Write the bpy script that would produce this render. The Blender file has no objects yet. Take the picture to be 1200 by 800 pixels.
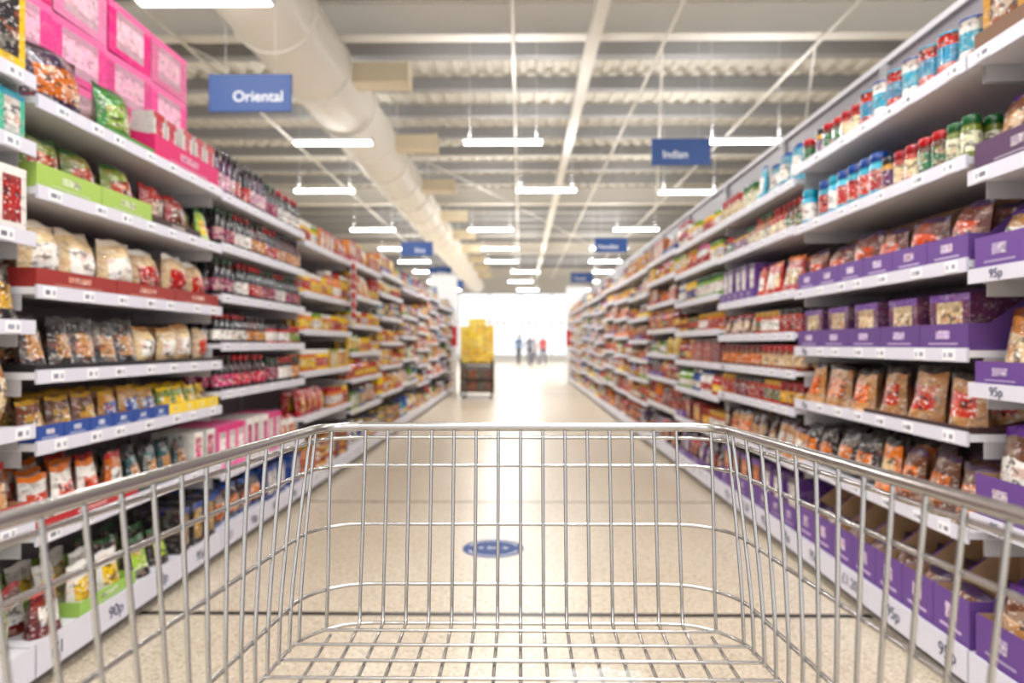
import bpy, math, random
from mathutils import Vector, Matrix
random.seed(7)
R=random.Random(11)
scene=bpy.context.scene
CZ=1.1
def lin(c):
    return tuple(((v/255)/12.92 if v/255<=0.04045 else ((v/255+0.055)/1.055)**2.4) for v in c[:3])
# ---------------------------------------------------------------- materials
def mat(name,col=(200,200,200),rough=.5,metal=0.0,emis=None,estr=0,coat=0,spec=.5):
    m=bpy.data.materials.new(name); m.use_nodes=True
    b=m.node_tree.nodes['Principled BSDF']
    b.inputs['Base Color'].default_value=(*lin(col),1)
    b.inputs['Roughness'].default_value=rough
    b.inputs['Metallic'].default_value=metal
    b.inputs['Specular IOR Level'].default_value=spec
    b.inputs['Coat Weight'].default_value=coat
    if emis:
        b.inputs['Emission Color'].default_value=(*lin(emis),1)
        b.inputs['Emission Strength'].default_value=estr
    return m
def noise_bump(m,scale=60,strength=.3,dist=.002):
    nt=m.node_tree; b=nt.nodes['Principled BSDF']
    tc=nt.nodes.new('ShaderNodeTexCoord'); n=nt.nodes.new('ShaderNodeTexNoise'); n.inputs['Scale'].default_value=scale
    bp=nt.nodes.new('ShaderNodeBump'); bp.inputs['Strength'].default_value=strength; bp.inputs['Distance'].default_value=dist
    nt.links.new(tc.outputs['Object'],n.inputs['Vector']); nt.links.new(n.outputs['Fac'],bp.inputs['Height'])
    nt.links.new(bp.outputs['Normal'],b.inputs['Normal'])
def pack_mat(name,rough=.45,coat=0,bump=0,pscale=1.0,sat=1.12):
    """packaging: colour from face attribute, alpha = amount of printed graphics"""
    m=bpy.data.materials.new(name); m.use_nodes=True
    nt=m.node_tree; L=nt.links; N=nt.nodes; b=N['Principled BSDF']
    b.inputs['Roughness'].default_value=rough; b.inputs['Coat Weight'].default_value=coat
    at=N.new('ShaderNodeAttribute'); at.attribute_name='Col'
    tc=N.new('ShaderNodeTexCoord'); mp=N.new('ShaderNodeMapping'); mp.inputs['Scale'].default_value=(1,1,1.5)
    L.new(tc.outputs['Object'],mp.inputs['Vector'])
    def thr(scale,lo,hi,off,amt):
        mm=N.new('ShaderNodeMapping'); mm.inputs['Location'].default_value=(off,off*2,off*.5)
        L.new(mp.outputs[0],mm.inputs['Vector'])
        n=N.new('ShaderNodeTexNoise'); n.inputs['Scale'].default_value=scale; n.inputs['Detail'].default_value=3
        L.new(mm.outputs[0],n.inputs['Vector'])
        r=N.new('ShaderNodeMapRange'); r.inputs['From Min'].default_value=lo; r.inputs['From Max'].default_value=hi; r.inputs['To Max'].default_value=amt
        L.new(n.outputs['Fac'],r.inputs['Value'])
        x=N.new('ShaderNodeMath'); x.operation='MULTIPLY'
        L.new(r.outputs[0],x.inputs[0]); L.new(at.outputs['Alpha'],x.inputs[1])
        return x.outputs[0]
    hs=N.new('ShaderNodeHueSaturation'); hs.inputs['Saturation'].default_value=sat
    L.new(at.outputs['Color'],hs.inputs['Color']); cur=hs.outputs['Color']
    for sc,lo,hi,off,col,amt in ((13*pscale,.54,.60,3.1,(240,228,205),.4),(20*pscale,.56,.61,7.7,(180,90,50),.5),(30*pscale,.54,.60,12.3,(42,24,32),.8),(60*pscale,.59,.62,22.3,(250,246,240),.7)):
        f=thr(sc,lo,hi,off,amt)
        mx=N.new('ShaderNodeMix'); mx.data_type='RGBA'
        L.new(f,mx.inputs[0]); L.new(cur,mx.inputs[6]); mx.inputs[7].default_value=(*lin(col),1)
        cur=mx.outputs[2]
    L.new(cur,b.inputs['Base Color'])
    if bump:
        n=N.new('ShaderNodeTexNoise'); n.inputs['Scale'].default_value=30; n.inputs['Detail'].default_value=3
        L.new(tc.outputs['Object'],n.inputs['Vector'])
        bp=N.new('ShaderNodeBump'); bp.inputs['Strength'].default_value=bump; bp.inputs['Distance'].default_value=.01
        L.new(n.outputs['Fac'],bp.inputs['Height']); L.new(bp.outputs[0],b.inputs['Normal'])
    return m
M={
 'foil':pack_mat('foil_packaging',.28,.1,.8),
 'card':pack_mat('printed_card',.5),
 'glass':pack_mat('glass_jar_print',.18,.4,0,1.3),
 'tin':pack_mat('tin_label',.3,.2,0,1.2),
 'tray':pack_mat('shelf_ready_card',.6,sat=1.0),
 'shelf':pack_mat('painted_shelf_metal',.4,0,0,2.0,sat=1),
}
KMAT={'bag':'foil','pouch':'foil','box':'card','bottle':'glass','jar':'glass','tin':'tin','tray':'tray'}
# ---------------------------------------------------------------- mesh builder
class MB:
    def __init__(s): s.v=[];s.f=[];s.c=[];s.m=[];s.sm=[]
    def add(s,V,F,C,mi=0,smooth=False):
        o=len(s.v); s.v.extend(V)
        s.f.extend([tuple(i+o for i in f) for f in F]); s.c.extend(C); s.m.extend([mi]*len(F)); s.sm.extend([smooth]*len(F))
    def box(s,x0,x1,y0,y1,z0,z1,col=(200,200,200),a=0,mi=0):
        V=[(x0,y0,z0),(x1,y0,z0),(x1,y1,z0),(x0,y1,z0),(x0,y0,z1),(x1,y0,z1),(x1,y1,z1),(x0,y1,z1)]
        F=[(0,3,2,1),(4,5,6,7),(0,1,5,4),(1,2,6,5),(2,3,7,6),(3,0,4,7)]
        s.add(V,F,[(*lin(col),a)]*6,mi)
    def obj(s,name,mats,parent=None,bevel=0):
        me=bpy.data.meshes.new(name); me.from_pydata(s.v,[],s.f)
        for m in mats: me.materials.append(m)
        at=me.attributes.new('Col','FLOAT_COLOR','FACE')
        flat=[x for c in s.c for x in c]; at.data.foreach_set('color',flat)
        me.polygons.foreach_set('material_index',s.m); me.polygons.foreach_set('use_smooth',s.sm)
        me.update()
        o=bpy.data.objects.new(name,me); scene.collection.objects.link(o)
        if parent: o.parent=parent
        if bevel:
            b=o.modifiers.new('Bevel','BEVEL'); b.width=bevel; b.segments=2; b.limit_method='ANGLE'
        return o
def empty(name,loc=(0,0,0)):
    e=bpy.data.objects.new(name,None); e.location=loc; e.empty_display_size=.1; scene.collection.objects.link(e); return e
def lathe(prof,seg):
    V=[];F=[];Ro=[]
    for r,z,_ in prof:
        for i in range(seg):
            t=2*math.pi*i/seg; V.append((r*math.cos(t),r*math.sin(t),z))
    for k in range(len(prof)-1):
        for i in range(seg):
            j=(i+1)%seg; F.append((k*seg+i,k*seg+j,(k+1)*seg+j,(k+1)*seg+i)); Ro.append(prof[k][2])
    k=len(prof)-1; F.append(tuple(k*seg+i for i in range(seg))); Ro.append(prof[k][2])
    return V,F,Ro
def tubes(name,paths,rad,material,parent=None,cyclic=False,res=3):
    cu=bpy.data.curves.new(name,'CURVE'); cu.dimensions='3D'; cu.bevel_depth=rad; cu.bevel_resolution=res; cu.use_fill_caps=True
    for p in paths:
        sp=cu.splines.new('POLY'); sp.points.add(len(p)-1)
        for i,q in enumerate(p): sp.points[i].co=(*q,1)
        sp.use_cyclic_u=cyclic; sp.use_smooth=True
    tmp=bpy.data.objects.new(name+'_c',cu); scene.collection.objects.link(tmp)
    dg=bpy.context.evaluated_depsgraph_get(); dg.update()
    me=bpy.data.meshes.new_from_object(tmp.evaluated_get(dg)); bpy.data.objects.remove(tmp)
    me.materials.clear(); me.materials.append(material)
    for p in me.polygons: p.use_smooth=True
    o=bpy.data.objects.new(name,me); scene.collection.objects.link(o)
    if parent: o.parent=parent
    return o
TEMPL={}
def mk_lathe(prof,seg):
    V,F,Ro=lathe(prof,seg)
    return [(x,y+.5,z) for x,y,z in V],F,Ro,True
def sheet(pouch,seedv,nu,nv):
    r=random.Random(seedv); V=[];F=[];Ro=[]
    ph=[r.uniform(0,6.28) for _ in range(4)]
    for side in (0,1):
        o=len(V)
        for j in range(nv+1):
            v=j/nv
            for i in range(nu+1):
                u=-1+2*i/nu
                if pouch: bl=(1-abs(u)**3)*((1-v)**.55)*1.0
                else: bl=(1-abs(u)**2.6)*(math.sin(math.pi*min(max(v,0),1))**.6)
                bl*=1+.13*math.sin(5*u+ph[0])*math.cos(7*v+ph[1])
                bl=max(bl,.02)
                nar=1-.06*math.sin(math.pi*v)+.02*math.sin(9*v+ph[2])
                y=.5+(-.5 if side==0 else .5)*bl
                z=v+.025*math.sin(4*u+ph[3])*(v>.5)
                V.append((u*.5*nar,y,max(0,z)))
        for j in range(nv):
            v=(j+.5)/nv
            for i in range(nu):
                u=-1+2*(i+.5)/nu
                q=(o+j*(nu+1)+i,o+j*(nu+1)+i+1,o+(j+1)*(nu+1)+i+1,o+(j+1)*(nu+1)+i)
                if side: q=q[::-1]
                F.append(q)
                if j==nv-1 or (j==0 and not pouch): Ro.append(2)
                elif side==0 and .22<v<.72 and abs(u)<.72: Ro.append(1 if v<.62 else 3)
                else: Ro.append(0)
    return V,F,Ro,True
def mk_box():
    V=[];F=[];Ro=[]
    nx,nz=4,5
    xs=[-.5,-.32,0,.32,.5]; zs=[0,.14,.3,.72,.86,1]
    for z in zs:
        for x in xs: V.append((x,0,z))
    for j in range(nz):
        for i in range(nx):
            F.append((j*5+i,j*5+i+1,(j+1)*5+i+1,(j+1)*5+i))
            Ro.append(1 if (1<=i<=2 and j==2) else (2 if j==4 else (3 if j in(1,3) and 1<=i<=2 else 0)))
    o=len(V); V+= [(-.5,1,0),(.5,1,0),(.5,1,1),(-.5,1,1)]
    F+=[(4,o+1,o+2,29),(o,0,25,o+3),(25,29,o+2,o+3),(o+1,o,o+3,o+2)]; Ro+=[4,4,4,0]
    return V,F,Ro,False
for lod,seg,nu,nv in ((0,14,8,9),(1,8,4,5)):
    TEMPL['bottle',lod]=[mk_lathe([(.46,0,0),(.5,.02,0),(.5,.14,1),(.5,.46,0),(.5,.56,0),(.44,.64,0),(.22,.76,0),(.18,.85,2),(.22,.855,2),(.22,.99,2),(.18,1,2)],seg)]
    TEMPL['jar',lod]=[mk_lathe([(.46,0,0),(.5,.03,0),(.5,.16,1),(.5,.62,0),(.5,.72,0),(.42,.79,2),(.46,.8,2),(.46,.97,2),(.43,1,2)],seg)]
    TEMPL['tin',lod]=[mk_lathe([(.5,0,2),(.48,.03,1),(.48,.3,0),(.48,.7,1),(.48,.96,2),(.5,.97,2),(.5,1,2),(.46,1,2),(.46,.98,2)],seg)]
    TEMPL['bag',lod]=[sheet(False,k,nu,nv) for k in range(6)]
    TEMPL['pouch',lod]=[sheet(True,k+9,nu,nv) for k in range(6)]
    TEMPL['box',lod]=[mk_box()]
ACC={}
XF={-1:1.52,1:1.38}
def emit(side,bay,kind,V,F,C,smooth):
    mb=ACC.setdefault((side,bay,kind),MB())
    xf=XF[side]
    W=[(side*(xf+b),a,c) for a,b,c in V]
    if side==1: F=[f[::-1] for f in F]
    mb.add(W,F,C,0,smooth)
def shade(c,k): return tuple(min(255,max(0,x*k)) for x in c)
def product(side,bay,kind,a,b,c,w,d,h,cols,lod,pm=1):
    V,F,Ro,sm=R.choice(TEMPL[kind,lod])
    soft=kind in('bag','pouch')
    rot=R.uniform(-.16,.16) if soft else R.uniform(-.05,.05); lean=R.uniform(0,.15) if soft else 0
    if kind in('bottle','jar','tin'): rot=0
    cr,sr=math.cos(rot),math.sin(rot); sk=R.uniform(-.06,.06) if soft else 0
    P=[]
    for x,y,z in V:
        x*=w; y=(y-.5)*d; z*=h
        X=x*cr-y*sr; Y=x*sr+y*cr
        P.append((a+X+sk*z,min(.437,b+d/2+Y+lean*z),c+z))
    body,lab,cap=cols
    k=R.uniform(.88,1.05)
    pr={'bag':(.5,1,0,.8,.2),'pouch':(.5,1,0,.8,.2),'box':(.3,1,.2,.5,.2),'bottle':(0,.9,0,0,0),'jar':(0,.9,0,0,0),'tin':(.4,.9,0,0,0)}[kind]
    l2=shade(lab,.8) if not soft else tuple((p+q)/2 for p,q in zip(lab,cap))
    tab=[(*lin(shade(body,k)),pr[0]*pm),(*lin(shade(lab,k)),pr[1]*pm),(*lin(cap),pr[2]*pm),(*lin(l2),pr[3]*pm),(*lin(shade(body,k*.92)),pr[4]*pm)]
    emit(side,bay,kind,P,F,[tab[r] for r in Ro],sm)
def tray(side,bay,a0,a1,b0,b1,z,fh,bh,col,inner=(176,140,100),logo=None):
    t=.003
    def bx(x0,x1,y0,y1,zz0,zz1,zz1b=None,c=col,ci=inner,innerface=None,al=0):
        zb=zz1 if zz1b is None else zz1b
        V=[(x0,y0,zz0),(x1,y0,zz0),(x1,y1,zz0),(x0,y1,zz0),(x0,y0,zz1),(x1,y0,zz1),(x1,y1,zb),(x0,y1,zb)]
        F=[(0,3,2,1),(4,5,6,7),(0,1,5,4),(1,2,6,5),(2,3,7,6),(3,0,4,7)]
        C=[(*lin(c),al)]*6
        if innerface is not None: C[innerface]=(*lin(ci),0)
        emit(side,bay,'tray',V,F,C,False)
    bx(a0,a1,b0,b1,z,z+t)
    bx(a0,a1,b0,b0+t,z+t,z+fh,innerface=4)
    w=a1-a0; lc=logo or tuple(min(255,v*.45+120) for v in col)
    if fh>.03:
        bx(a0+w*.36,a0+w*.64,b0-.0012,b0-.0002,z+fh*.42,z+fh*.74,c=lc,al=.6)
        bx(a0+w*.2,a0+w*.8,b0-.0012,b0-.0002,z+fh*.2,z+fh*.26,c=lc,al=.0)
    bx(a0,a1,b1-t,b1,z+t,z+bh,innerface=2)
    mid=b0+(b1-b0)*.25
    for x0,x1,fi in ((a0,a0+t,3),(a1-t,a1,5)):
        bx(x0,x1,b0+t,mid,z+t,z+fh,z+fh,innerface=fi)
        bx(x0,x1,mid,b1-t,z+t,z+fh,z+bh,innerface=fi)
def fill(side,bay,a0,a1,z,clear,segs,depth=.40):
    lod=0 if bay<3 else 1
    z+=.0015
    tot=sum(s.get('f',1) for s in segs); cur=a0+.012; L=(a1-a0-.024)
    for s in segs:
        l=L*s.get('f',1)/tot; k=s['k']; w,d=s['w'],s['d']; h=min(s['h'],clear-.03)*1.0
        soft=k in('bag','pouch')
        n=max(1,int(l/(w*(.97 if soft else 1.03)))); step=l/n
        nr=s.get('rows',max(1,min(3 if bay<3 else 2,int((depth-.04)/d))))
        st=max(1,min(s.get('st',1),int((clear-.015)/h)))
        b0=s.get('b',.012)
        tc=s.get('tray'); per=s.get('per',3); blk=s.get('blk',3); c=R.choice(s['cols'])
        for i in range(n):
            if i%blk==0: c=R.choice(s['cols'])
            a=cur+step*(i+.5)
            for r in range(nr):
                if R.random()<.06 and r==0 and not tc: continue
                for q in range(st):
                    if q>0 and R.random()<.12: break
                    hh=h*R.uniform(.88,1.0) if soft else h
                    product(side,bay,k,a+R.uniform(-.003,.003),b0+(.006 if tc else 0)+r*d*1.02+(R.uniform(0,.012)),z+q*h*1.002+(.004 if tc else 0),w*(.9 if tc else .99 if soft else .97),d*.95,hh*.98*s.get('ph',1),c,lod,s.get('pm',1))
        if tc:
            nt=max(1,round(n/per)); ts=l/nt
            for i in range(nt):
                tray(side,bay,cur+ts*i+.002,cur+ts*(i+1)-.002,b0-.004,b0+nr*d*1.02+.02,z,h*s.get('fh',.3),h*s.get('bh',.75),tc,s.get('inner',(176,140,100)),s.get('logo'))
        cur+=l
def S(k,w,d,h,cols,**kw):
    r=dict(k=k,w=w,d=d,h=h,cols=cols); r.update(kw); return r
PK=(214,40,120);PL=(240,130,175);WH=(234,230,224);RD=(178,28,34);DR=(108,20,28);YL=(236,194,40);OR=(218,116,42);GR=(110,150,50);DG=(40,80,42);BL=(36,72,145);TL=(50,150,175)
BK=(30,26,30);PU=(98,60,136);DP=(56,34,70);CR=(216,190,150);BR=(104,62,40);TN=(180,134,92);GD=(184,144,70);LG=(150,182,80);CY=(80,180,205)
# ---------------------------------------------------------------- shelving units
def bay_unit(side,bay,y0,y1,levels,top):
    mb=MB(); xf=XF[side]; white=(228,227,232); strip=(214,212,224)
    def bx(a0,a1,b0,b1,z0,z1,col,a=0):
        x0,x1=sorted((side*(xf+b0),side*(xf+b1))); mb.box(x0,x1,a0,a1,z0,z1,col,a)
    bx(y0,y1,.46,.48,.02,top,(140,136,142))
    bx(y0,y1,.44,.50,top+.001,top+.03,(215,214,218))
    for a in (y0+.001,y1-.031): bx(a,a+.03,.44,.4595,0,top,(160,158,162))
    bx(y0+.002,y1-.002,.05,.455,0,.10,(110,106,102))
    for i,z in enumerate(levels):
        dp=.435
        sh=.10 if i==0 else .042
        bx(y0+.002,y1-.002,.004,dp,z-.022,z,white)
        bx(y0+.002,y1-.002,-.006,.003,z-sh+.006,z+.008,strip)
        if i>0:
            for a in (y0+.004,y1-.008): bx(a,a+.004,.05,.44,z-.075,z-.0225,(190,188,190))
        n=7 if bay<5 else 4
        if i==0 and bay<3: continue
        for q in range(n):
            a=y0+(q+.5)*(y1-y0)/n+R.uniform(-.04,.04); hw=.03
            if side>0 and bay<3 and i in(1,2,3) and a>y0+1.08: continue
            bx(a-hw,a+hw,-.0085,-.0062,z-sh+.011,z+.003,R.choice([(244,244,246),(244,244,246),(242,242,245),(238,228,150) if bay>3 else (244,244,246)]),.0)
            g=R.randint(110,160)
            bx(a-hw*.75,a+hw*R.uniform(-.2,.2),-.0089,-.0086,z-sh+.020,z-.007,(g,g,g+16))
            bx(a+hw*.35,a+hw*.8,-.0089,-.0086,z-sh*.5-.002,z-.007,(170,172,185))
    return mb.obj('shelving_unit',[M['shelf']])
ink=mat('price_ink',(52,60,92),.6)
def label(txt,side,y,z,size,parent,name='price_label'):
    cu=bpy.data.curves.new(name,'FONT'); cu.body=txt; cu.size=size; cu.align_x='CENTER'; cu.align_y='CENTER'; cu.extrude=.0004
    cu.materials.append(ink)
    o=bpy.data.objects.new(name,cu); scene.collection.objects.link(o)
    o.location=(side*(XF[side]-.0075),y,z); o.rotation_euler=(math.pi/2,0,-side*math.pi/2); o.parent=parent
P=1.33; Y0=.79
LL={0:[.15,.55,.843,1.166,1.44,1.72,1.93],1:[.15,.50,.785,1.01,1.28,1.595,1.88],2:[.15,.44,.855,1.10,1.35,1.61,1.87]}
LR={0:[.15,.58,.975,1.32,1.62,1.98],1:[.15,.52,.82,1.08,1.36,1.68,1.98],2:[.15,.50,.77,.96,1.155,1.37,1.69,1.93]}
presL=[[.15,.58,.90,1.20,1.47,1.83],[.15,.50,.78,1.02,1.28,1.55,1.85],[.15,.55,.85,1.12,1.40,1.66,1.90]]
presR=[[.15,.47,.73,.96,1.2,1.45,1.7,1.93],[.15,.5,.77,1.0,1.24,1.5,1.74,1.95],[.15,.45,.7,.92,1.14,1.4,1.66,1.93]]
soy=[(BK,RD,RD),(BK,(200,150,50),BK),((60,25,20),(200,45,30),RD),(BK,WH,(150,20,24)),((70,20,20),(190,120,40),BK),(BK,(140,30,80),(30,60,40))]
curry=[((160,55,28),(150,20,28),BK),((190,95,38),(180,35,30),GD),((130,32,26),(225,175,75),(140,20,24)),((170,80,40),WH,GD),((112,36,28),(110,24,60),BK),((180,45,30),(50,85,40),GD)]
warm=[(YL,RD,WH),(OR,YL,WH),(RD,YL,RD),((245,208,70),OR,YL),((228,135,55),WH,RD),(YL,WH,GR),(OR,RD,YL)]
mix=[(WH,RD,BL),(BL,WH,WH),(RD,WH,RD),(YL,BL,YL),(GR,WH,DG),((215,200,178),OR,BR),(TL,WH,BL),((140,25,40),GD,BK),(OR,WH,RD),(RD,YL,BK),(BL,YL,BL)]
spice=[((140,80,38),(210,205,180),(30,85,45)),((105,115,50),(215,215,180),(30,85,45)),((160,42,30),(230,210,170),(160,20,30)),((180,130,55),(90,32,90),BK),((90,50,36),(50,110,70),RD)]
tan=[(TN,(210,100,40),BK),((60,32,28),TN,BK),(OR,CR,BK),(BR,OR,(60,30,60)),((195,142,90),WH,DP)]
def gen(theme):
    t=[]
    for _ in range(R.choice([1,2,2,3])):
        k=R.choice(['jar','jar','bottle','tin','box','pouch','bag'])
        w,d,h,st={'jar':(.08,.08,.14,1),'bottle':(.065,.065,.22,1),'tin':(.078,.078,.10,2),'box':(.11,.07,.17,1),'pouch':(.13,.08,.19,1),'bag':(.15,.09,.2,1)}[k]
        s=S(k,w,d,h*R.uniform(.9,1.15),theme,st=st,f=R.uniform(.6,1.4),blk=R.choice([2,3,4]))
        if k in('box','pouch','bag') and R.random()<.35: s['tray']=R.choice([RD,YL,PU,GR,BL,OR]); s['per']=3
        t.append(s)
    return t
WL=(232,228,220)
rowsL={
0:[[S('bag',.16,.1,.22,[(WH,LG,GR)])],[S('pouch',.12,.1,.2,[(BR,TN,RD)],tray=RD)],[S('bag',.18,.12,.24,[(TN,CR,BR),((170,100,55),WH,BR)])],[S('pouch',.12,.1,.2,[(BK,GD,BK)])],[S('box',.12,.1,.2,[(WH,RD,WH)])],[S('box',.1,.1,.17,[((90,190,160),WH,TL),(WH,TL,(90,200,170))])],[S('bag',.17,.12,.2,[(BK,YL,YL)]),S('box',.14,.1,.32,[(YL,BK,YL)],f=.8)]],
1:[
 [S('pouch',.15,.1,.16,[(DR,WH,RD),(WH,RD,GR)],f=.5),S('pouch',.14,.1,.17,[(LG,WH,WH),(WH,LG,GR),(WL,YL,WH)],tray=(150,190,85),st=1,fh=.3,inner=(160,198,80),f=.8),S('pouch',.13,.1,.17,[(BK,LG,DG),((60,60,60),GR,BK),(WH,BK,BL)],f=.8),S('box',.1,.08,.2,[(BL,YL,BL),(WH,BL,YL),(BK,GD,BL)],f=.9)],
 [S('pouch',.13,.1,.18,[(OR,WH,RD),(WH,(200,60,30),OR),(BR,OR,RD)],tray=RD,fh=.2,f=1.2),S('pouch',.11,.08,.17,[((36,76,80),TN,BK),((60,60,50),(80,130,120),BK)],tray=(45,60,60),f=1),S('box',.09,.07,.18,[(WH,PK,WH)],f=.5)],
 [S('pouch',.14,.1,.145,[((40,55,110),GD,BL),(BR,GD,GD),((180,130,70),BL,GD)],tray=(36,70,145),fh=.36,bh=.6,f=1.7,per=1,logo=(190,200,225)),S('pouch',.11,.09,.13,[(YL,BR,YL),(GR,YL,YL)],tray=(240,205,50),fh=.4,bh=.6,f=1,per=1)],
 [S('pouch',.13,.09,.19,[(BK,GD,BK),(BK,TN,(60,60,60)),((36,44,44),(180,130,60),BK)],f=1.1,tray=BK,fh=.12,bh=.3),S('bag',.14,.11,.18,[(CR,WH,TN),((215,190,160),(190,50,40),CR)],f=1.1,tray=(50,45,45),fh=.12,bh=.3)],
 [S('bag',.21,.14,.235,[(CR,WL,(225,212,195)),((215,185,145),(195,40,35),WL),((225,205,178),(205,188,165),RD)],tray=(150,40,34),fh=.26,bh=.5,inner=(140,50,40),f=1,per=2,logo=(200,130,110),pm=.8)],
 [S('bag',.2,.12,.22,[((90,130,45),BR,DG),((140,160,75),CR,GR),((110,125,50),(160,60,35),DG)],tray=(162,192,88),fh=.36,bh=.6,f=1.25,inner=(165,190,95),per=2),S('bag',.16,.11,.19,[((150,22,28),BR,RD),((120,18,24),CR,DR)],f=.8,tray=(60,40,35),fh=.2,bh=.4),S('pouch',.1,.08,.17,[(LG,YL,DG)],f=.35)],
 [S('bag',.27,.13,.26,[((70,28,70),CR,BK),(DP,OR,BK)],f=.8,rows=1),S('bag',.22,.12,.23,[((50,140,54),LG,DG)],f=.7,rows=1,tray=(80,140,60),fh=.12,bh=.3),S('box',.1,.1,.2,[(WH,PK,WH),(WH,(215,60,90),RD),((235,215,215),RD,PK)],f=1.3,tray=(214,30,105),fh=.5,bh=.6,inner=PK,rows=1,per=4,pm=.6)],
],
2:[
 [S('bag',.14,.1,.2,[(WH,RD,BL),(BK,OR,BL)]),S('box',.1,.08,.2,[(BL,WH,BL)]),],
 [S('box',.1,.08,.24,[(WH,PK,PL),(WH,(200,50,130),WH),(PL,WH,PK)],f=1.6,pm=.5),S('pouch',.1,.08,.2,[(WH,OR,RD)],f=.7)],
 [S('bottle',.065,.065,.22,[(BK,PK,BK),((60,20,30),(210,45,80),RD),((150,24,44),WH,BK)],f=1),S('jar',.075,.075,.16,soy,f=1)],
 [S('bottle',.06,.06,.16,soy,st=1),S('jar',.07,.07,.12,[((150,24,24),GR,RD),(RD,WH,BK)])],
 [S('bottle',.065,.06,.21,soy)],[S('bottle',.068,.062,.23,soy)],
 [S('bottle',.065,.06,.24,[(BK,WH,RD),((60,20,60),(200,150,170),BK),(BK,(190,50,50),BK)]),S('bottle',.065,.065,.22,soy)]],
}
rowsR={
0:[[S('bag',.2,.12,.26,[(BR,TN,PU)],tray=PU,bh=1.1,fh=.5,per=1,inner=(190,150,110))],[S('bag',.22,.12,.28,[(BR,WH,PU)],tray=PU,bh=1.15,fh=.45,per=1)],[S('pouch',.2,.12,.24,[(TN,BR,DP),((205,130,60),CR,BR)],tray=PU,bh=1.1,fh=.3,per=1)],[S('bag',.22,.12,.2,[(TN,WH,PU)],tray=(104,66,142),bh=1.1,fh=.5,per=1)],[S('bag',.2,.12,.25,[(BR,TN,PU)],tray=(86,56,88),bh=1.1,fh=.35,per=2)],[S('box',.2,.13,.2,[((200,150,80),BR,GD)],tray=(120,90,70),bh=.8)]],
1:[
 [S('bag',.19,.13,.3,[(BR,TN,DP),((150,85,48),CR,PU)],tray=(102,66,140),fh=.5,bh=1.05,per=1,rows=2,inner=(186,150,114),ph=.6,logo=(205,180,215))],
 [S('pouch',.16,.12,.22,tan,f=1,rows=2),S('bag',.16,.11,.21,[(BK,OR,BK),((70,36,28),TN,BK)],f=1)],
 [S('pouch',.17,.12,.2,[(BK,TN,BK),(TN,(190,45,28),BK),((210,142,75),WH,RD)],rows=2,f=1,tray=(60,35,35),fh=.1,bh=.3),S('pouch',.17,.12,.19,tan,f=1)],
 [S('box',.22,.12,.225,[((90,46,82),CR,PU),((110,52,82),(200,124,70),DP)],tray=(90,56,124),fh=.38,bh=1.0,per=1,rows=2,f=1,inner=(110,78,136),ph=.82,logo=(190,165,205)),],
 [S('bag',.2,.12,.24,[(BR,CR,PU),((100,48,38),(195,80,50),DP)],tray=(100,64,138),fh=.35,bh=1.05,per=1,rows=2,inner=(156,120,92),ph=.85,logo=(200,180,215))],
 [S('jar',.07,.06,.14,spice,st=1,rows=3,f=.9,blk=2),S('jar',.09,.08,.18,[(CY,RD,BL),(TL,(190,50,40),BL),((70,160,195),WH,TL)],f=1.2,rows=3,blk=1)],
 [S('tin',.1,.09,.15,[(CY,RD,BL),(TL,WH,BL),((40,130,165),(195,40,30),TL)],st=1,f=1.3,blk=1),S('jar',.07,.06,.13,spice,f=1,blk=2)],
],
2:[[S('box',.16,.1,.26,[(PU,WH,DP),(BK,OR,PU)],tray=PU,fh=.45,bh=1.0,per=1)],
 [S('pouch',.13,.08,.19,tan)],[S('jar',.08,.08,.13,curry)],[S('jar',.085,.085,.14,[(BR,OR,DR),((140,60,34),CR,RD)])],
 [S('jar',.08,.08,.13,curry),S('pouch',.12,.08,.14,[(DR,CR,RD),(OR,RD,OR)])],[S('pouch',.12,.08,.2,[(RD,CR,OR),((200,70,34),WH,RD),(PU,OR,DP)]),S('box',.12,.08,.22,[(PU,WH,DP)],tray=PU,per=1,bh=1)],
 [S('bottle',.06,.055,.16,spice),S('jar',.065,.06,.12,spice,blk=2)],
 [S('pouch',.15,.08,.22,[(WH,(200,50,70),PL),((215,175,150),RD,WH),(TL,WH,BL)],f=1),S('jar',.07,.06,.15,spice,f=1)]],
}
NL,NR=11,14
for side,nb,LV,pres,rows in ((-1,NL,LL,presL,rowsL),(1,NR,LR,presR,rowsR)):
    for b in range(nb):
        y0=Y0+P*b; y1=y0+P-.004
        lv=LV.get(b) or pres[b%3]
        top=2.12 if side<0 else 2.5
        u=bay_unit(side,b,y0,y1,lv,top)
        if b in(0,1,2):
            for t,yy in ((0,.1),(1,.42),(2,.75),(3,1.1)):
                txt={-1:['£1','90p','90p','95p'],1:['95p','95p','£1.20','95p']}[side][t]
                label(txt,side,y0+yy,lv[0]-.045,.062,u)
            if side>0:
                for z in lv[1:4]: label('95p',side,y0+1.2,z-.015,.038,u)
        for i,z in enumerate(lv):
            clear=(lv[i+1]-.03-z) if i+1<len(lv) else .42
            if b in rows: seg=rows[b][i]
            else:
                if side<0: th=warm if b in(3,4,5) and i>0 and R.random()<.9 else (curry if b==3 and i<3 else mix)
                else: th=(curry+[(DR,CR,RD),(OR,RD,GD)] if i<6 else warm+[(WH,RD,PL)]) if b<8 and R.random()<.8 else mix
                if side>0 and b<7 and i==0: th=[(PU,WH,DP),(BK,OR,RD),(DR,TN,BK)]
                seg=gen(th)
            fill(side,b,y0,y1,z,clear,seg)
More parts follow.
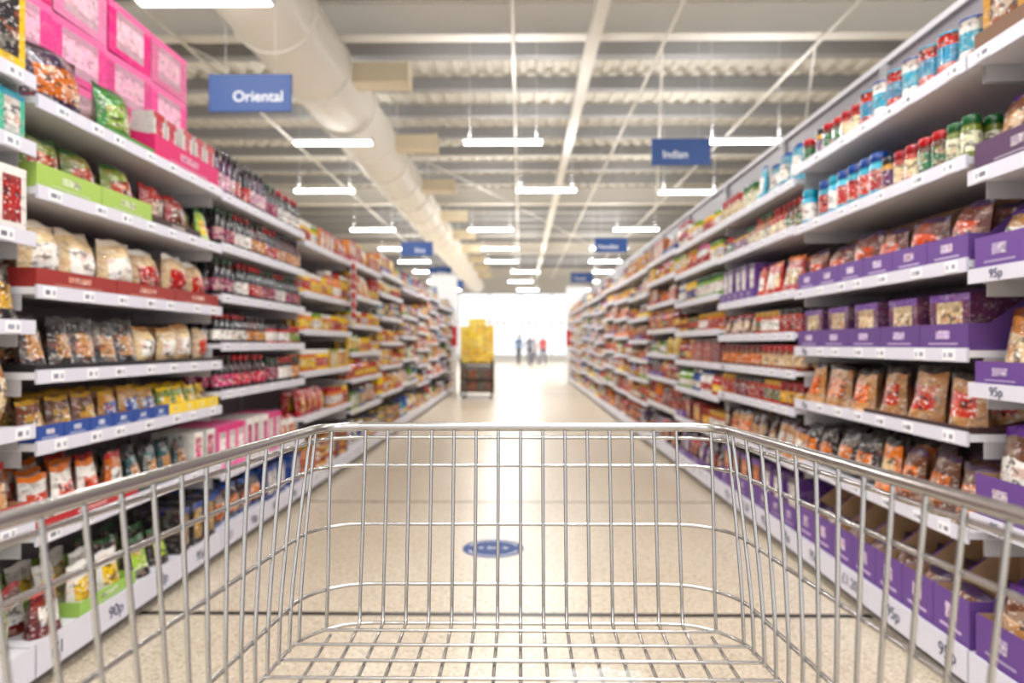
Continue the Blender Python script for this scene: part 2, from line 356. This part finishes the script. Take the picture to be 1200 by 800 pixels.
for n in range(4):
    c=[((220,34,118),(234,110,162),PK),((238,150,188),(248,205,220),PL),((224,60,132),(244,200,215),PL),((238,135,176),(248,195,214),PL)][n%4]
    for q in range(3):
        product(-1,1,'box',2.12+.18+n*.335,.19,1.8815+q*.222,.32,.22,.218,c if q!=1 else ((230,98,154),(246,190,212),PL),0,.45)
NM={'bag':'snack_bags','pouch':'food_pouches','box':'grocery_boxes','bottle':'sauce_bottles','jar':'food_jars','tin':'food_tins','tray':'shelf_ready_trays'}
for (side,b,k),mb in ACC.items():
    mb.obj(NM[k],[M[KMAT[k]]])
for side,y,hh in ((-1,Y0+P*NL,2.65),(1,Y0+P*NR,2.7)):
    mb=MB(); x0,x1=sorted((side*(XF[side]-.08),side*(XF[side]+.52)))
    mb.box(x0,x1,y+.002,y+.032,0,hh,(240,240,240)); mb.box(x0-.004,x1+.004,y-.002,y+.036,1.05,1.5,(205,30,45)); mb.box(x0-.002,x1+.002,y,y+.034,hh+.002,hh+.05,(200,200,200))
    mb.obj('shelving_end_panel',[M['shelf']])
mb=MB(); mb.box(-1.498,-1.494,6.0,6.03,1.30,1.84,(230,230,230))
for k in range(6):
    z=1.32+k*.085; V,F,Ro,sm=TEMPL['bag',1][k%4]
    mb.add([(-1.492+y*.04,6.015+x*.13,z+v*.082) for x,y,v in V],F,[(*lin([(190,30,35),(220,70,50),(160,20,30),(200,60,50)][r]),0) for r in Ro],0,True)
mb.obj('clip_strip_of_snacks',[M['foil']])
# ---------------------------------------------------------------- floor
fm=bpy.data.materials.new('speckled_terrazzo_floor'); fm.use_nodes=True
nt=fm.node_tree; N=nt.nodes; Lk=nt.links; b=N['Principled BSDF']
tc=N.new('ShaderNodeTexCoord')
def noise(scale,det=2):
    n=N.new('ShaderNodeTexNoise'); n.inputs['Scale'].default_value=scale; n.inputs['Detail'].default_value=det; Lk.new(tc.outputs['Object'],n.inputs['Vector']); return n.outputs['Fac']
def rng(x,a,c,o0=0,o1=1):
    r=N.new('ShaderNodeMapRange'); r.inputs['From Min'].default_value=a; r.inputs['From Max'].default_value=c; r.inputs['To Min'].default_value=o0; r.inputs['To Max'].default_value=o1; Lk.new(x,r.inputs['Value']); return r.outputs[0]
def mixc(f,a,c):
    m=N.new('ShaderNodeMix'); m.data_type='RGBA'; Lk.new(f,m.inputs[0])
    if isinstance(a,tuple): m.inputs[6].default_value=(*lin(a),1)
    else: Lk.new(a,m.inputs[6])
    m.inputs[7].default_value=(*lin(c),1); return m.outputs[2]
c=mixc(rng(noise(1.2),.35,.65),(206,191,168),(212,199,178))
c=mixc(rng(noise(48),.58,.64,0,.65),c,(158,130,102))
c=mixc(rng(noise(62),.58,.64,0,.7),c,(240,233,216))
c=mixc(rng(noise(85),.60,.65,0,.75),c,(92,78,68))
Lk.new(c,b.inputs['Base Color'])
b.inputs['Roughness'].default_value=.3; b.inputs['Specular IOR Level'].default_value=.5
mb=MB(); mb.box(-12,12,-4,44,-.1,0); mb.obj('floor',[fm])
mb=MB()
for y,w,col in ((2.78,.018,(36,34,33)),(4.76,.012,(110,98,84)),(8.8,.012,(120,110,96)),(14.8,.02,(120,110,96))):
    mb.box(-1.56,1.42,y-w,y+w,.0002,.0012,col)
mb.obj('floor_joint_strip',[mat('joint_rubber',(70,66,62),.8)] if False else [M['shelf']])
blue=mat('sign_blue',(26,72,142),.4); whitep=mat('sign_white',(238,240,244),.5)
st=empty('floor_sticker',(-.147,3.68,0))
V,F,Ro=lathe([(.165,.0005,0),(.165,.0016,0)],48); mb=MB(); mb.add(V,F,[(*lin((40,86,150)),0)]*len(F)); d=mb.obj('disc',[mat('sticker_vinyl_blue',(22,62,128),.6)],st)
mb=MB()
for a0,a1 in ((.35,2.8),(3.5,5.95)):
    n=20
    for i in range(n):
        t0=a0+(a1-a0)*i/n;t1=a0+(a1-a0)*(i+.8)/n
        mb.add([(r*math.cos(t),r*math.sin(t),.002) for r,t in ((.13,t0),(.142,t0),(.142,t1),(.13,t1))],[(0,1,2,3)],[(.9,.9,.9,0)])
mb.obj('markings',[whitep],st)
def text(txt,size,loc,rot,m,parent,name='lettering',off=.0015):
    cu=bpy.data.curves.new(name,'FONT'); cu.body=txt; cu.size=size; cu.align_x='CENTER'; cu.align_y='CENTER'; cu.extrude=.001; cu.offset=off; cu.materials.append(m)
    o=bpy.data.objects.new(name,cu); scene.collection.objects.link(o); o.location=loc; o.rotation_euler=rot; o.parent=parent; return o
text('< 2m >',.055,(-.0,0,.0022),(0,0,0),whitep,st,off=0)
# ---------------------------------------------------------------- room shell
wallm=mat('painted_wall',(228,227,224),.7); noise_bump(wallm,8,.1)
for nm,x in (('wall_left',-12.1),('wall_right',12)):
    mb=MB(); mb.box(x,x+.1,-4,44,0,6.1); mb.obj(nm,[wallm])
mb=MB(); mb.box(-12,12,44,44.2,4.4,6.1); mb.box(-12,12,44,44.2,0,.35)
mb.box(-12,-8,44,44.2,.35,4.4); mb.box(8,12,44,44.2,.35,4.4); mb.obj('wall_far',[wallm])
frame=mat('window_frame_paint',(205,210,216),.4)
k=1
for x in range(-8,8,2):
    mb=MB(); x1=x+2
    mb.box(x,x+.05,44.02,44.14,.35,4.4); mb.box(x1-.05,x1,44.02,44.14,.35,4.4); mb.box(x+.05,x1-.05,44.02,44.14,.35,.42); mb.box(x+.05,x1-.05,44.02,44.14,4.33,4.4); mb.box(x+.05,x1-.05,44.03,44.13,2.5,2.58)
    mb.obj('window_%d'%k,[frame]); k+=1
cm=mat('roof_deck_paint',(224,219,207),.6)
mb=MB(); V=[];F=[]
xs=[];x=-12
while x<12:
    xs+=[(x,6.0),(x+.1,6.0),(x+.14,6.07),(x+.26,6.07)]; x+=.3
xs.append((12,6.0))
for x,z in xs: V+=[(x,-4,z),(x,44.2,z)]
for i in range(len(xs)-1): F.append((2*i,2*i+1,2*i+3,2*i+2))
mb.add(V,F,[(.5,.5,.5,0)]*len(F)); mb.box(-12.1,12.1,-4,44.2,6.09,6.2)
mb.obj('ceiling',[cm])
purl=mat('purlin_steel',(156,157,160),.45,.0); beam=mat('white_steel_beam',(234,230,222),.5)
mb=MB(); y=-3.5
while y<44:
    mb.box(-12,12,y,y+.07,5.78,5.985); mb.box(-12,12,y,y+.2,5.76,5.779); y+=1.45
mb.obj('roof_purlins',[purl])
mb=MB()
for y in (-1.7,9.3,20.4,31.5,42):
    mb.box(-12,12,y,y+.03,5.32,5.74); mb.box(-12,12,y-.1,y+.13,5.28,5.319); mb.box(-12,12,y-.1,y+.13,5.741,5.758)
mb.box(.9,1.05,-3,43.9,5.1,5.275)
for x in (-7.5,7.6): mb.box(x,x+.15,-3,43.9,5.1,5.275)
mb.obj('roof_beams',[beam])
tubes('ceiling_conduits',[[(x,-3,z),(x,43.8,z)] for x,z in ((-.1,5.2),(1.95,5.2),(4.05,5.2),(-4.6,5.2),(6.2,5.2))]+[[(-11.5,y,5.235),(11.5,y,5.235)] for y in (5.6,15,26)],.022,beam)
tubes('roof_cross_braces',[[(1.95,9.4,5.22),(4.05,20.3,5.22)],[(4.05,9.4,5.22),(8.1,20.3,5.22)],[(-4.6,9.4,5.22),(-.1,20.3,5.22)],[(-.1,20.5,5.22),(4.05,31.4,5.22)]],.014,beam)
dm=mat('duct_white_paint',(243,239,230),.4)
duct=empty('ventilation_duct',(-2.67,0,4.7))
prof=[];y=-3.0
while y<41:
    prof+=[(.46,y,0),(.46,y+1.42,0),(.482,y+1.425,0),(.482,y+1.475,0),(.46,y+1.48,0)]; y+=1.48
V,F,Ro=lathe(prof,40); mb=MB(); mb.add([(x,z,yy) for x,yy,z in V],F,[(.8,.8,.8,0)]*len(F),0,True); o=mb.obj('round_duct',[dm],duct)
em=o.modifiers.new('es','EDGE_SPLIT'); em.split_angle=math.radians(40)
box_m=mat('diffuser_beige',(222,208,180),.5)
mb=MB()
for y in (9.0,12.1,15.4,19,22.3,25.6,28.9,32.2,35.5,5.9):
    mb.box(.4,1.15,y,y+.35,-.13,.13); mb.box(1.15,1.18,y-.02,y+.37,-.15,.15)
mb.obj('side_diffusers',[box_m],duct,.01)
tubes('hanger_rods',[[(s*.49,y,0),(s*.49,y,1.28)] for y in range(0,40,4) for s in (-1,1)],.008,beam,duct)
# ---------------------------------------------------------------- lamps
tube_m=mat('lamp_tube',(255,255,255),.4,emis=(255,253,250),estr=14)
hous=mat('lamp_housing',(235,235,235),.4)
LZ=4.12
lamps=[(-2.85,-1.2),(.1,-1.2),(3.2,-1.2),(-2.85,2.2),(.3,2.2),(3.3,2.2),(-2.78,5.97),(-2.81,10.2),(-.26,10.2),(3.35,10.2),(-3.86,13.4),(.5,13.4),(3.35,13.6),(-3.9,18.0),(-.78,18.0),(3.04,18.0),(-3.9,21.6),(-.65,21.6),(2.8,21.6),(-3.9,25),(-.7,25),(3.1,25),(-3.9,28.5),(.2,28.5),(3.6,28.5),(-3.9,33),(0,33),(3.2,33),(-3.9,38),(.4,38),(3.6,38)]
for x,y in lamps:
    e=empty('ceiling_strip_lamp',(x,y,LZ))
    mb=MB(); mb.box(-.58,.58,-.06,.06,.012,.055); mb.box(-.6,-.578,-.065,.065,-.02,.057); mb.box(.578,.6,-.065,.065,-.02,.057); mb.obj('housing',[hous],e,.004)
    mb=MB()
    for o in (-.032,.032):
        V,F,Ro=lathe([(.02,-.575,0),(.02,.575,0)],10); mb.add([(z,o+xx,-.008+yy) for xx,yy,z in V],F,[(1,1,1,0)]*len(F),0,True)
    mb.obj('tubes',[tube_m],e)
    under=-3<x<-2.7
    if not under:
        tubes('suspension',[[(s*.5,0,.055),(s*.5,0,5.75-LZ)] for s in (-1,1)],.003,hous,e)
    else:
        tubes('suspension',[[(s*.2+.1,0,.055),(s*.2+.1,0,.17)] for s in (-1,1)],.003,hous,e)
    en=76 if y<24 else 105
    kinds=[('lamp_downlight',0,-.035,en)]
    if not under: kinds.append(('added_ceiling_fill',math.pi,.075,en*.42))  # upward fill light added above the housing to brighten the ceiling
    for nm,rz,dz,p in kinds:
        ld=bpy.data.lights.new(nm,'AREA'); ld.shape='RECTANGLE'; ld.size=1.15; ld.size_y=.15; ld.energy=p; ld.color=(1,.99,.985)
        lo=bpy.data.objects.new(nm,ld); scene.collection.objects.link(lo); lo.parent=e; lo.location=(0,0,dz); lo.rotation_euler=(rz,0,0)
# ---------------------------------------------------------------- hanging signs
def sign(x,y,z,txt,w=.6,h=.27):
    e=empty('hanging_aisle_sign',(x,y,z))
    mb=MB(); mb.box(-w/2,w/2,-.012,.012,-h/2,h/2); mb.obj('panel',[blue],e,.004)
    text(txt,.108,(.06 if x<0 else -.06,-.0135,-.03),(math.pi/2,0,0),whitep,e)
    tubes('wires',[[(s*w*.3,0,h/2),(s*w*.3,0,5.2-z)] for s in (-1,1)],.0015,hous,e)
sign(-1.95,4.9,2.91,'Oriental'); sign(1.63,6.95,3.05,'Indian'); sign(-1.94,12.75,2.88,'Rice'); sign(1.67,12.6,2.92,'Noodles')
sign(-2.1,17.8,2.98,'Pasta'); sign(1.62,18,2.85,'Tinned'); sign(-2.0,20.2,2.85,'Soups')
# ---------------------------------------------------------------- shopping cart
chrome=mat('chrome_wire',(184,181,178),.22,1.0); rubber=mat('grey_rubber',(50,50,52),.6); hplast=mat('handle_plastic',(30,60,130),.4)
cart=empty('shopping_cart',(0,0,0))
Zr,Zb=.997,.765
def Wd(z,d):
    f=(Zr-z)/(Zr-Zb); return (1-f)*(.243+.13*(.85-d))+f*(.250+.055*(.82-d))
def lev(z): 
    f=(Zr-z)/(Zr-Zb); f=min(1,max(0,f)); return .85-.03*f, .05+.03*min(1,f*1.3)
YB=.06
def pt(z,kind,u):
    D,r=lev(z)
    if kind=='c': 
        w=Wd(z,D-r); return (w-r+r*math.sin(u),D-r+r*math.cos(u),z)
    if kind=='s':
        dt=YB+(.80-YB)*u
        d=dt if dt<.5 else .5+(dt-.5)*((D-r)-.5)/.3
        return (Wd(z,d),d,z)
def hoop(z):
    h=[]
    for i in range(0,13): h.append(pt(z,'s',i/12))
    for i in range(1,11): h.append(pt(z,'c',math.pi/2*(1-i/10)))
    left=[(-a,b_,c_) for a,b_,c_ in h]
    return h+left[::-1]
tubes('rim',[hoop(Zr)],.0056,chrome,cart,res=5)
tubes('hoops',[hoop(.984),hoop(.95),hoop(.88),hoop(.81),hoop(Zb)],.0023,chrome,cart)
lv=[Zr-.004-(Zr-.004-Zb)*i/10 for i in range(11)]
vp=[]
for i in range(-7,8):
    x=i*.0275
    path=[]
    for z in lv:
        D,r=lev(z); wf=Wd(z,D-r)-r; 
        y=D if abs(x)<=wf else D-r+math.sqrt(max(0,r*r-(abs(x)-wf)**2))
        path.append((x,y-.003,z))
    vp.append(path+[(x,.76,Zb-.003),(x,.4,Zb-.003),(x,YB,Zb-.003)])
for s in (-1,1):
    for ang in (.75,1.25):
        vp.append([(s*(pt(z,'c',ang)[0]-.002),pt(z,'c',ang)[1]-.002,z) for z in lv])
    for q in range(21):
        u=1-q*.047
        vp.append([(s*(pt(z,'s',u)[0]-.003),pt(z,'s',u)[1],z) for z in lv])
tubes('upright_wires',vp,.0021,chrome,cart)
fl=[]
for x in (.2205,-.2205): fl.append([(x,.79,Zb-.003),(x,YB,Zb-.003)])
d=.795
while d>YB:
    w=Wd(Zb,d)
    if d>.74: w=Wd(Zb,.74)-.08+math.sqrt(max(0,.08**2-(d-.74)**2))
    fl.append([(-w,d,Zb+.0015),(w,d,Zb+.0015)]); d-=.038
tubes('basket_floor_wires',fl,.002,chrome,cart)
gate=[[(x*.03,YB,Zb),(x*.03,YB,Zr-.02)] for x in range(-9,10)]+[[(-.31,YB,z),(.31,YB,z)] for z in (.80,.88,.97)]
tubes('rear_gate',gate,.002,chrome,cart)
tubes('handle_bar',[[(-.29,-.02,1.0),(.29,-.02,1.0)]],.014,hplast,cart)
fr=[]
for s in (-1,1):
    fr.append([(s*.345,YB,Zr),(s*.33,.02,1.0),(s*.30,-.02,1.0)])
    fr.append([(s*.30,.08,.76),(s*.29,.06,.5),(s*.28,.02,.22),(s*.27,.06,.16),(s*.22,.4,.15),(s*.18,.6,.15)])
    fr.append([(s*.2,.55,.758),(s*.2,.5,.5),(s*.21,.4,.155)])
fr.append([(-.18,.6,.15),(.18,.6,.15)]); fr.append([(-.25,.2,.155),(.25,.2,.155)])
tubes('chassis',fr,.011,chrome,cart)
mb=MB(); fk=[]
for x,y in ((-.18,.6),(.18,.6),(-.27,.06),(.27,.06)):
    V,F,Ro=lathe([(.03,-.014,0),(.055,-.013,0),(.06,-.008,0),(.06,.008,0),(.055,.013,0),(.03,.014,0)],24)
    mb.add([(x+z,y-.02+xx,.0605+yy) for xx,yy,z in V],F,[(0.1,.1,.1,0)]*len(F),0,True)
    fk+= [[(x+s*.02,y-.02,.06),(x+s*.02,y-.005,.12),(x,y,.15)] for s in (-1,1)]
mb.obj('wheels',[rubber],cart); tubes('castor_forks',fk,.004,chrome,cart)
pl=bpy.data.materials.new('clear_plastic_film'); pl.use_nodes=True
pb=pl.node_tree.nodes['Principled BSDF']; pb.inputs['Base Color'].default_value=(.8,.82,.83,1); pb.inputs['Roughness'].default_value=.2; pb.inputs['Alpha'].default_value=.22
noise_bump(pl,45,.6,.01)
V=[];F=[];n=22;rr=random.Random(3)
for j in range(n+1):
    for i in range(n+1):
        u=i/n*2-1;v=j/n*2-1
        hgt=.014*max(0,1-u*u)*max(0,1-v*v)+.003
        V.append((.078+u*.042+rr.uniform(-.002,.002),.66+v*.03,.7685+hgt*(.75+.35*math.sin(9*u+5*v)*math.cos(7*v-3*u))+rr.uniform(0,.002)))
for j in range(n):
    for i in range(n): q=j*(n+1)+i; F.append((q,q+1,q+n+2,q+n+1))
mb=MB(); mb.add(V,F,[(1,1,1,0)]*len(F),0,True); mb.obj('clear_produce_bag',[pl])
# ---------------------------------------------------------------- yellow promo display in the aisle
e=empty('promotional_display_stand',(-.89,14.2,0))
mb=MB(); dk=(60,48,42)
for z in (.12,.36,.6): 
    mb.box(-.34,.34,-.4,.4,z,z+.04,dk)
    for x in (-.34,.30): mb.box(x,x+.04,-.4,-.36,z-.02,z+.2,dk)
for x in (-.335,.295):
    for y in (-.395,.36): mb.box(x,x+.04,y,y+.04,.06,.7,dk)
mb.box(-.34,.34,-.4,.4,.68,.72,dk)
mb.obj('dark_crate_base',[M['shelf']],e)
mb=MB()
for z in (.16,.40):
    for i in range(4):
        mb.box(-.31+i*.157,-.165+i*.157,-.36,.3,z+.001,z+.17,[(90,70,55),(140,80,50),(80,80,65),(110,60,55)][i],.4)
mb.obj('dark_packs',[M['card']],e)
mb=MB()
for q in range(6):
    n=4
    for i in range(n):
        if q==5 and i in(0,3): continue
        for j in range(3):
            mb.box(-.33+i*.166,-.17+i*.166,-.38+j*.26,-.13+j*.26,.722+q*.15,.722+q*.15+.146,R.choice([(245,210,60),(238,192,50),(250,226,110)]),.7)
mb.obj('yellow_cartons',[M['card']],e,.004)
mb=MB()
for x in (-.28,.28):
    for y in (-.33,.33):
        V,F,Ro=lathe([(.03,-.02,0),(.03,.02,0)],12); mb.add([(x+z,y+xx,.0305+yy) for xx,yy,z in V],F,[(.05,.05,.05,0)]*len(F),0,True)
mb.obj('castors',[rubber],e)
for x in (-5,-2.6,3.4,6):
    e=empty('checkout_counter',(x,36,0)); mb=MB()
    mb.box(-.4,.4,-1.2,1.2,0,.82,(215,212,208)); mb.box(-.36,.1,-1.15,1.15,.821,.84,(90,90,92)); mb.box(.12,.4,-.3,.3,.821,1.05,(120,122,128))
    mb.box(.2,.24,-.02,.02,1.05,1.3,(140,140,140)); mb.box(.05,.4,-.03,.0,1.3,1.55,(80,85,92)); mb.box(-.42,-.4,-1.2,1.2,0,.9,(190,60,70))
    mb.obj('counter_body',[M['shelf']],e,.01)
e=empty('red_bunting',(0,0,0)); mb=MB(); line=[]
for i in range(41):
    x=-2.5+i*.15; z=2.0+.18*((abs((i%10)-5)/5)**2)
    line.append((x,32,z))
    if i<40: mb.add([(x+.01,32,z-.005),(x+.14,32,z-.005),(x+.075,32,z-.24)],[(0,1,2)],[(*lin((215,40,55) if i%2 else (240,235,235)),0)])
mb.obj('flags',[M['shelf']],e); tubes('cord',[line],.006,hous,e)
# ---------------------------------------------------------------- people
def person(x,y,facing,top,trous,hair,h=1.7,stride=.18):
    J={'pel':(0,0,.93),'bel':(0,0,1.08),'che':(0,.01,1.30),'nk0':(0,0,1.46),'nk':(0,.01,1.52),'hd0':(0,.02,1.59),'hd1':(0,.015,1.67),'hd2':(0,.01,1.725)}
    rad={'pel':(.155,.115),'bel':(.135,.1),'che':(.16,.11),'nk0':(.09,.07),'nk':(.052,.055),'hd0':(.068,.08),'hd1':(.078,.095),'hd2':(.05,.06)}
    E=[('pel','bel'),('bel','che'),('che','nk0'),('nk0','nk'),('nk','hd0'),('hd0','hd1'),('hd1','hd2')]
    for s,n in ((-1,'l'),(1,'r')):
        st_=stride*s
        J.update({n+'hip':(s*.09,0,.88),n+'kn':(s*.1,st_*.55+.03,.49),n+'an':(s*.1,st_-(.05 if s<0 else 0),.09),n+'toe':(s*.115,st_+.13,.035),
                  n+'sh':(s*.17,0,1.41),n+'el':(s*.23,-.02-st_*.4,1.13),n+'wr':(s*.235,.06-st_*.6,.89),n+'pa':(s*.235,.08-st_*.65,.82)})
        rad.update({n+'hip':(.088,.095),n+'kn':(.057,.062),n+'an':(.038,.045),n+'toe':(.038,.028),n+'sh':(.06,.06),n+'el':(.043,.043),n+'wr':(.028,.03),n+'pa':(.018,.038)})
        E+=[('pel',n+'hip'),(n+'hip',n+'kn'),(n+'kn',n+'an'),(n+'an',n+'toe'),('che',n+'sh'),(n+'sh',n+'el'),(n+'el',n+'wr'),(n+'wr',n+'pa')]
    keys=list(J); me=bpy.data.meshes.new('body'); me.from_pydata([J[k] for k in keys],[(keys.index(a),keys.index(b_)) for a,b_ in E],[])
    o=bpy.data.objects.new('body_src',me); scene.collection.objects.link(o)
    o.modifiers.new('skin','SKIN')
    for i,k_ in enumerate(keys): 
        sv=me.skin_vertices[0].data[i]; sv.radius=rad[k_]; sv.use_root=(k_=='pel')
    o.modifiers.new('ss','SUBSURF').levels=2
    dg=bpy.context.evaluated_depsgraph_get(); dg.update()
    bm=bpy.data.meshes.new_from_object(o.evaluated_get(dg)); bpy.data.objects.remove(o)
    mb=MB(); V=[tuple(v.co) for v in bm.vertices]; F=[tuple(p.vertices) for p in bm.polygons]; C=[]
    for p in bm.polygons:
        cx,cy,cz=p.center
        if cz>1.62 and (cy<.045 or cz>1.72): c_=hair
        elif cz>1.50: c_=(205,160,130)
        elif cz<.09: c_=(35,30,30)
        elif abs(cx)>.185 and cz<.92: c_=(205,160,130)
        elif cz>.93 or abs(cx)>.195: c_=top
        else: c_=trous
        C.append((*lin(c_),0))
    mb.add(V,F,C,0,True)
    sc=(*lin((205,160,130)),0)
    for s in (-1,1):
        st_=stride*s; px,py,pz=s*.235,.08-st_*.65,.80
        segs=[((px,py-.028+.018*i,pz),(px-s*.006,py-.03+.019*i,pz-.04),(px-s*.014,py-.026+.019*i,pz-l)) for i,l in enumerate((.062,.075,.08,.07))]
        segs.append(((px,py+.03,pz+.03),(px-s*.01,py+.05,pz),(px-s*.016,py+.052,pz-.025)))
        for g in segs:
            for (a,b_),(r0,r1) in zip(((g[0],g[1]),(g[1],g[2])),((.009,.0085),(.0085,.006))):
                vs=[];n=6
                for q,r_ in ((a,r0),(b_,r1)):
                    for t in range(n): vs.append((q[0]+r_*math.cos(t*6.283/n),q[1]+r_*math.sin(t*6.283/n),q[2]))
                mb.add(vs,[(t,(t+1)%n,n+(t+1)%n,n+t) for t in range(n)]+[tuple(range(n,2*n))],[sc]*(n+1),0,True)
        mb.add([(s*.076,.0,1.66),(s*.092,-.012,1.68),(s*.09,-.008,1.63),(s*.076,.02,1.63)],[(0,1,2,3)],[sc])
        mb.add([(s*.03-.012,.108,1.655),(s*.03+.012,.108,1.655),(s*.03+.01,.108,1.665),(s*.03-.01,.108,1.665)],[(0,1,2,3)],[(.03,.02,.02,0)])
    mb.add([(-.012,.1,1.62),(.012,.1,1.62),(0,.125,1.622),(0,.1,1.665)],[(0,1,2),(0,2,3),(1,3,2)],[sc]*3)
    mb.add([(-.022,.1,1.592),(.022,.1,1.592),(.018,.103,1.6),(-.018,.103,1.6)],[(0,1,2,3)],[(*lin((150,70,65)),0)])
    e=empty('shopper',(x,y,0)); e.rotation_euler=(0,0,facing); e.scale=(h/1.75,)*3
    mb.obj('body',[M['shelf']],e)
person(.45,33,3.3,(110,110,126),(90,92,108),(80,65,58),1.6)
person(1.15,35,2.9,(190,80,75),(90,90,105),(100,70,50),1.6)
person(-.1,37,.3,(105,130,165),(90,90,98),(70,60,55),1.65)
person(.8,37,1.4,(215,212,205),(110,110,130),(80,65,55),1.55)
# ---------------------------------------------------------------- world / camera
w=bpy.data.worlds.new('World'); scene.world=w; w.use_nodes=True
bg=w.node_tree.nodes['Background']; bg.inputs[0].default_value=(.95,.975,1,1); bg.inputs[1].default_value=1.6
cam=bpy.data.cameras.new('camera'); co=bpy.data.objects.new('camera',cam); scene.collection.objects.link(co)
co.location=(0,0,CZ); co.rotation_euler=(math.pi/2+.00375,0,.0125)
cam.lens=24; cam.sensor_width=36; cam.clip_start=.02; cam.clip_end=200
cam.dof.use_dof=True; cam.dof.focus_distance=.84; cam.dof.aperture_fstop=3.8
scene.camera=co
scene.view_settings.view_transform='Standard'; scene.view_settings.look='None'; scene.view_settings.exposure=-.03
